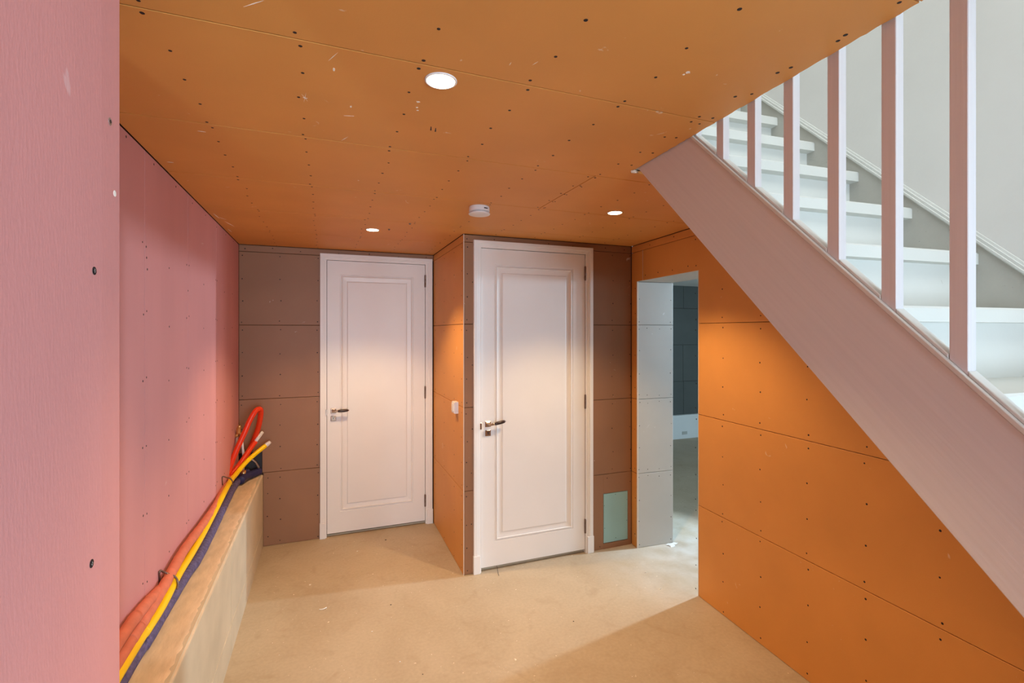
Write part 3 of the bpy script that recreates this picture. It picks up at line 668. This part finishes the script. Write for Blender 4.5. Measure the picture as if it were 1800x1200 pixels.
t = tag(obj('insulated_pipe', bm, M['orange'], smooth=True), 'orange foam-sleeved pipe nearest the pink wall that ends in the tall red loop', 'pipe', 'pipes along the ledge')
lp = [at_y(399, 838, 3.99), at_y(406, 815, 4.04), at_y(417, 788, 4.08), at_y(430, 760, 4.11), at_y(440, 737, 4.13), at_y(450, 721.5, 4.15), at_y(457.5, 719.5, 4.19), at_y(458, 731, 4.22), at_y(454, 751, 4.25), at_y(448, 768, 4.27), at_y(441, 785, 4.29), at_y(431, 806, 4.31)]
bm = bmesh.new(); tube(bm, lp, 0.0195, 14, 8); s = obj('red_loop', bm, M['red'], t, True); s['label'] = 'bright red bare loop'
# small supply pipes and valve in the corner
t = empty('water_valve', at_y(418, 800, 4.20)); tag(t, 'small brass valve on two thin white pipes in the corner behind the red loop', 'valve')
bm = bmesh.new(); tube(bm, [at_y(411, 812, 4.22), at_y(414, 785, 4.22), at_y(417, 768, 4.22)], 0.0085, 10, 3); tube(bm, [at_y(427, 833, 4.22), at_y(428, 805, 4.22), at_y(426, 780, 4.22), at_y(424, 765, 4.22)], 0.0085, 10, 3)
under(obj('supply_pipe', bm, M['tape'], smooth=True), t)
bm = bmesh.new(); tube(bm, [at_y(414, 768, 4.22), at_y(420, 760, 4.22), at_y(426, 766, 4.22)], 0.012, 10, 3); tube(bm, [at_y(419, 762, 4.22), at_y(420, 752, 4.21), at_y(422, 748, 4.20)], 0.014, 10, 3, rf=lambda q: 1.2-0.4*q)
under(obj('valve_body', bm, M['brass'], smooth=True), t)
bm = bmesh.new(); tube(bm, [at_y(427, 838, 4.20), at_y(429, 826, 4.20)], 0.016, 10, 2); under(obj('brass_coupling', bm, M['brass'], smooth=True), t)
bm = bmesh.new(); tube(bm, [at_y(425, 826, 4.20), at_y(432, 812, 4.24), at_y(440, 808, 4.28)], 0.010, 10, 3); tube(bm, [at_y(441, 806, 4.3), at_y(449, 812, 4.31), at_y(455, 822, 4.33)], 0.008, 10, 3); under(obj('grey_elbow', bm, M['steel'], smooth=True), t)
bm = bmesh.new(); tube(bm, [(-0.60, 4.12, ZF+.04), (-0.58, 4.22, ZF+.04), (-0.54, 4.30, ZF+.035), (-0.50, 4.365, ZF+.035)], 0.030, 12, 5, 0.06)
tag(obj('navy_sleeve', bm, M['navy'], smooth=True), 'dark navy corrugated sleeve bending into the hole at the back corner', 'pipe')
# strap hangers
for pts_, lab in (([(281, 1027, -.6475), (280.5, 1004, -.645), (290, 1006, -.632), (300, 1010, -.612), (308, 1014, -.597), (312.5, 1023, -.588), (311, 1035, -.586)], 'twisted metal strap hooked over the pipes halfway along the ledge'),
                  ([(391, 852, -.6475), (391, 838, -.645), (398, 839, -.625), (405, 841, -.605), (409, 847, -.592), (408, 853, -.590)], 'dark metal strap binding the pipes just before the red loop')):
    bm = bmesh.new(); tube(bm, [at_x(*p) for p in pts_], 0.0042, 8, 5, 0.1)
    t = tag(obj('pipe_strap', bm, M['hinge'], smooth=True), lab, 'strap', 'straps on the pipes')

# ------------------------------------------------------------------ ceiling fittings
def downlight(X, Y, label, power):
    t = empty('downlight', (X, Y, CE)); tag(t, label, 'ceiling lamp', 'recessed ceiling lamps')
    bm = bmesh.new(); lathe(bm, F_ceil, Y, X, [(0.030, -0.001), (0.045, 0.0), (0.045, 0.0018), (0.0435, 0.003), (0.0395, 0.0035), (0.0385, 0.001)], 40, cap=False)
    under(obj('trim_ring', bm, M['plastic'], smooth=True), t)
    bm = bmesh.new(); lathe(bm, F_ceil, Y, X, [(0.0385, 0.0008), (0.0385, 0.0032), (0.030, 0.0046), (0.015, 0.0054), (0.002, 0.0056)], 40)
    under(obj('lens', bm, M['lens'], smooth=True), t)
    l = bpy.data.lights.new('downlight_beam', 'SPOT'); l.energy = power; l.color = (1.0, 0.69, 0.38); l.spot_size = R(108); l.spot_blend = 0.55; l.shadow_soft_size = 0.035
    o = bpy.data.objects.new('downlight_beam', l); C.objects.link(o); o.location = (X, Y, CE-0.012); o.parent = None
    return t
downlight(0.300, 1.330, 'large bright round ceiling lamp nearest the viewer', 80)
downlight(0.300, 3.440, 'round ceiling lamp in front of the left door', 80)
downlight(1.588, 2.432, 'round ceiling lamp on the right beside the stair string', 80)

sd = empty('smoke_detector', (0.806, 2.60, CE)); tag(sd, 'round white smoke detector on the ceiling above the right door', 'smoke detector')
bm = bmesh.new(); lathe(bm, F_ceil, 2.60, 0.806, [(0.056, 0.0), (0.056, 0.003), (0.058, 0.005), (0.058, 0.026), (0.054, 0.029), (0.046, 0.031)], 48)
under(obj('housing', bm, M['plastic'], smooth=False), sd)
bm = bmesh.new(); lathe(bm, F_ceil, 2.60, 0.806, [(0.046, 0.029), (0.046, 0.035), (0.058, 0.036), (0.0605, 0.038), (0.0605, 0.041), (0.058, 0.0435), (0.03, 0.046), (0.002, 0.0465)], 48)
under(obj('cover', bm, M['plastic'], smooth=False), sd)
bm = bmesh.new(); G = frame((0.806, 2.60, CE-0.016), (1, 0, 0), (0, 0, 1)); an = R(-68)
Gv = frame(Vector((0.806, 2.60, CE-0.016))+Vector((math.cos(an), math.sin(an), 0))*0.0577, Vector((-math.sin(an), math.cos(an), 0)), (0, 0, 1))
box(bm, Gv, -0.012, 0.012, -0.003, 0.003, -0.002, 0.0008); under(obj('side_slot', bm, M['dark']), sd)

# white filler squeezed out at the tip of the string
bm = bmesh.new(); bmesh.ops.create_icosphere(bm, subdivisions=3, radius=1)
for v in bm.verts:
    r = 1+random.uniform(-.25, .25); v.co = Vector((v.co.x*0.016*r, v.co.y*0.010*r, v.co.z*0.006*r))+Vector((1.252, 1.765, CE-0.006))
tag(obj('filler_lump', bm, M['chip'], smooth=False), 'small white lump of filler at the ceiling by the tip of the stair string', 'filler')

# ------------------------------------------------------------------ light switch on the closet side
sw = empty('light_switch', (0.92, 3.53, 1.18)); tag(sw, 'small white surface-mounted light switch on the narrow board wall between the doors', 'light switch')
bm = bmesh.new(); cbox(bm, F_side, -3.562, -3.490, 1.137, 1.223, 0, 0.026, 0.002); under(obj('back_box', bm, M['plastic']), sw)
bm = bmesh.new(); cbox(bm, F_side, -3.566, -3.486, 1.139, 1.221, 0.026, 0.033, 0.002); under(obj('face_plate', bm, M['plastic']), sw)
bm = bmesh.new(); prism(bm, frame((0.92-0.033, 3.554, 1.152), (0, -1, 0), Z3), [(0, 0), (0.056, 0), (0.056, 0.056), (0, 0.056)], 0, 0.005, 0.002); under(obj('rocker', bm, M['plastic']), sw)

# ------------------------------------------------------------------ bits on the floor
def on_floor(x, y): d = ray(x); Z = HC*f_/(y-H_); return d[0]*Z, d[1]*Z
def crumb(x, y, s, name, label, m='chip', flat=0.45, cat='debris', grp=None):
    X, Y = on_floor(x, y); bm = bmesh.new(); bmesh.ops.create_icosphere(bm, subdivisions=2, radius=1)
    for v in bm.verts:
        r = 1+random.uniform(-.3, .3); v.co = Vector((X+v.co.x*s*r, Y+v.co.y*s*0.6*r, max(0, s*flat*(0.9+v.co.z*r))))
    return tag(obj(name, bm, M[m]), label, cat, grp)
X, Y = on_floor(568, 1071); bm = bmesh.new()
tube(bm, [(X-0.022, Y+0.006, 0.003), (X-0.008, Y-0.002, 0.004), (X+0.008, Y-0.001, 0.006), (X+0.020, Y+0.010, 0.004)], 0.003, 8, 4)
tag(obj('plaster_shaving', bm, M['chip'], smooth=True), 'curled white shaving on the floor left of the middle', 'debris')
crumb(545, 1028, 0.006, 'plaster_crumb', 'white crumb on the floor just behind the curled shaving')
crumb(628, 969, 0.006, 'plaster_crumb', 'white crumb on the floor in front of the left door')
crumb(703, 1163, 0.0045, 'plaster_crumb', 'white crumb low in the middle of the floor')
crumb(654, 1110, 0.005, 'plaster_crumb', 'white crumb on the open floor below the closet corner, left side')
crumb(1135, 1006, 0.006, 'plaster_crumb', 'white crumb on the floor in front of the doorway, left one')
crumb(1160, 1035, 0.006, 'plaster_crumb', 'white crumb on the floor in front of the doorway, nearer one')
crumb(678, 949, 0.006, 'grit', 'dark speck of grit in front of the left door', 'dark')
crumb(687, 1063, 0.0045, 'grit', 'dark speck of grit in the middle of the floor', 'dark')
crumb(743, 1185, 0.003, 'grit', 'dark speck of grit at the lower edge of the picture', 'dark')
crumb(1008, 1092, 0.004, 'grit', 'dark speck of grit on the floor right of the middle', 'dark')
bm = bmesh.new()
for _ in range(260):
    X = random.uniform(-0.42, 2.2); Y = random.uniform(1.2, 4.3); s = random.uniform(0.0008, 0.0022)
    if Y > 3.3 and X > 0.88: continue
    bmesh.ops.create_icosphere(bm, subdivisions=1, radius=s, matrix=Matrix.Translation((X, Y, s*0.5)))
tag(obj('floor_grit', bm, M['chip']), 'scattered fine pale grit over the screed floor', 'grit', kind='stuff')
# dust heap at the foot of the doorway lining
bm = bmesh.new(); g = 18; V = {}
cc = ST(1.55, 1.30)
for i in range(g):
    for j in range(g):
        u, w = (i/(g-1)-0.5)*2, (j/(g-1)-0.5)*2; h = max(0, (1-(u*u+w*w)))**1.2
        V[i, j] = bm.verts.new((cc.x+u*0.07*(1+random.uniform(-.06, .06)), cc.y+w*0.045+u*0.01, 0.0002+h*0.008*random.uniform(0.5, 1.2)))
for i in range(g-1):
    for j in range(g-1):
        u, w = ((i+0.5)/(g-1)-0.5)*2, ((j+0.5)/(g-1)-0.5)*2
        if u*u+w*w < 0.6+0.25*math.sin(3*math.atan2(w, u)+1)+random.uniform(-.25, .1): bm.faces.new((V[i, j], V[i+1, j], V[i+1, j+1], V[i, j+1]))
bmesh.ops.delete(bm, geom=[v for v in bm.verts if not v.link_faces], context='VERTS')
tag(obj('plaster_dust', bm, M['plaster'], smooth=True), 'small heap of white plaster dust at the foot of the doorway lining', 'dust', kind='stuff')
X, Y = on_floor(877, 1012)
bm = bmesh.new(); tube(bm, [(X, Y, 0.003), (X+0.004, Y+0.03, 0.008), (X+0.012, Y+0.07, 0.028), (X+0.012, Y+0.085, 0.030)], 0.0016, 6, 4)
tag(obj('wire_end', bm, M['dark'], smooth=True), 'short black wire end poking out from under the right door', 'wire')
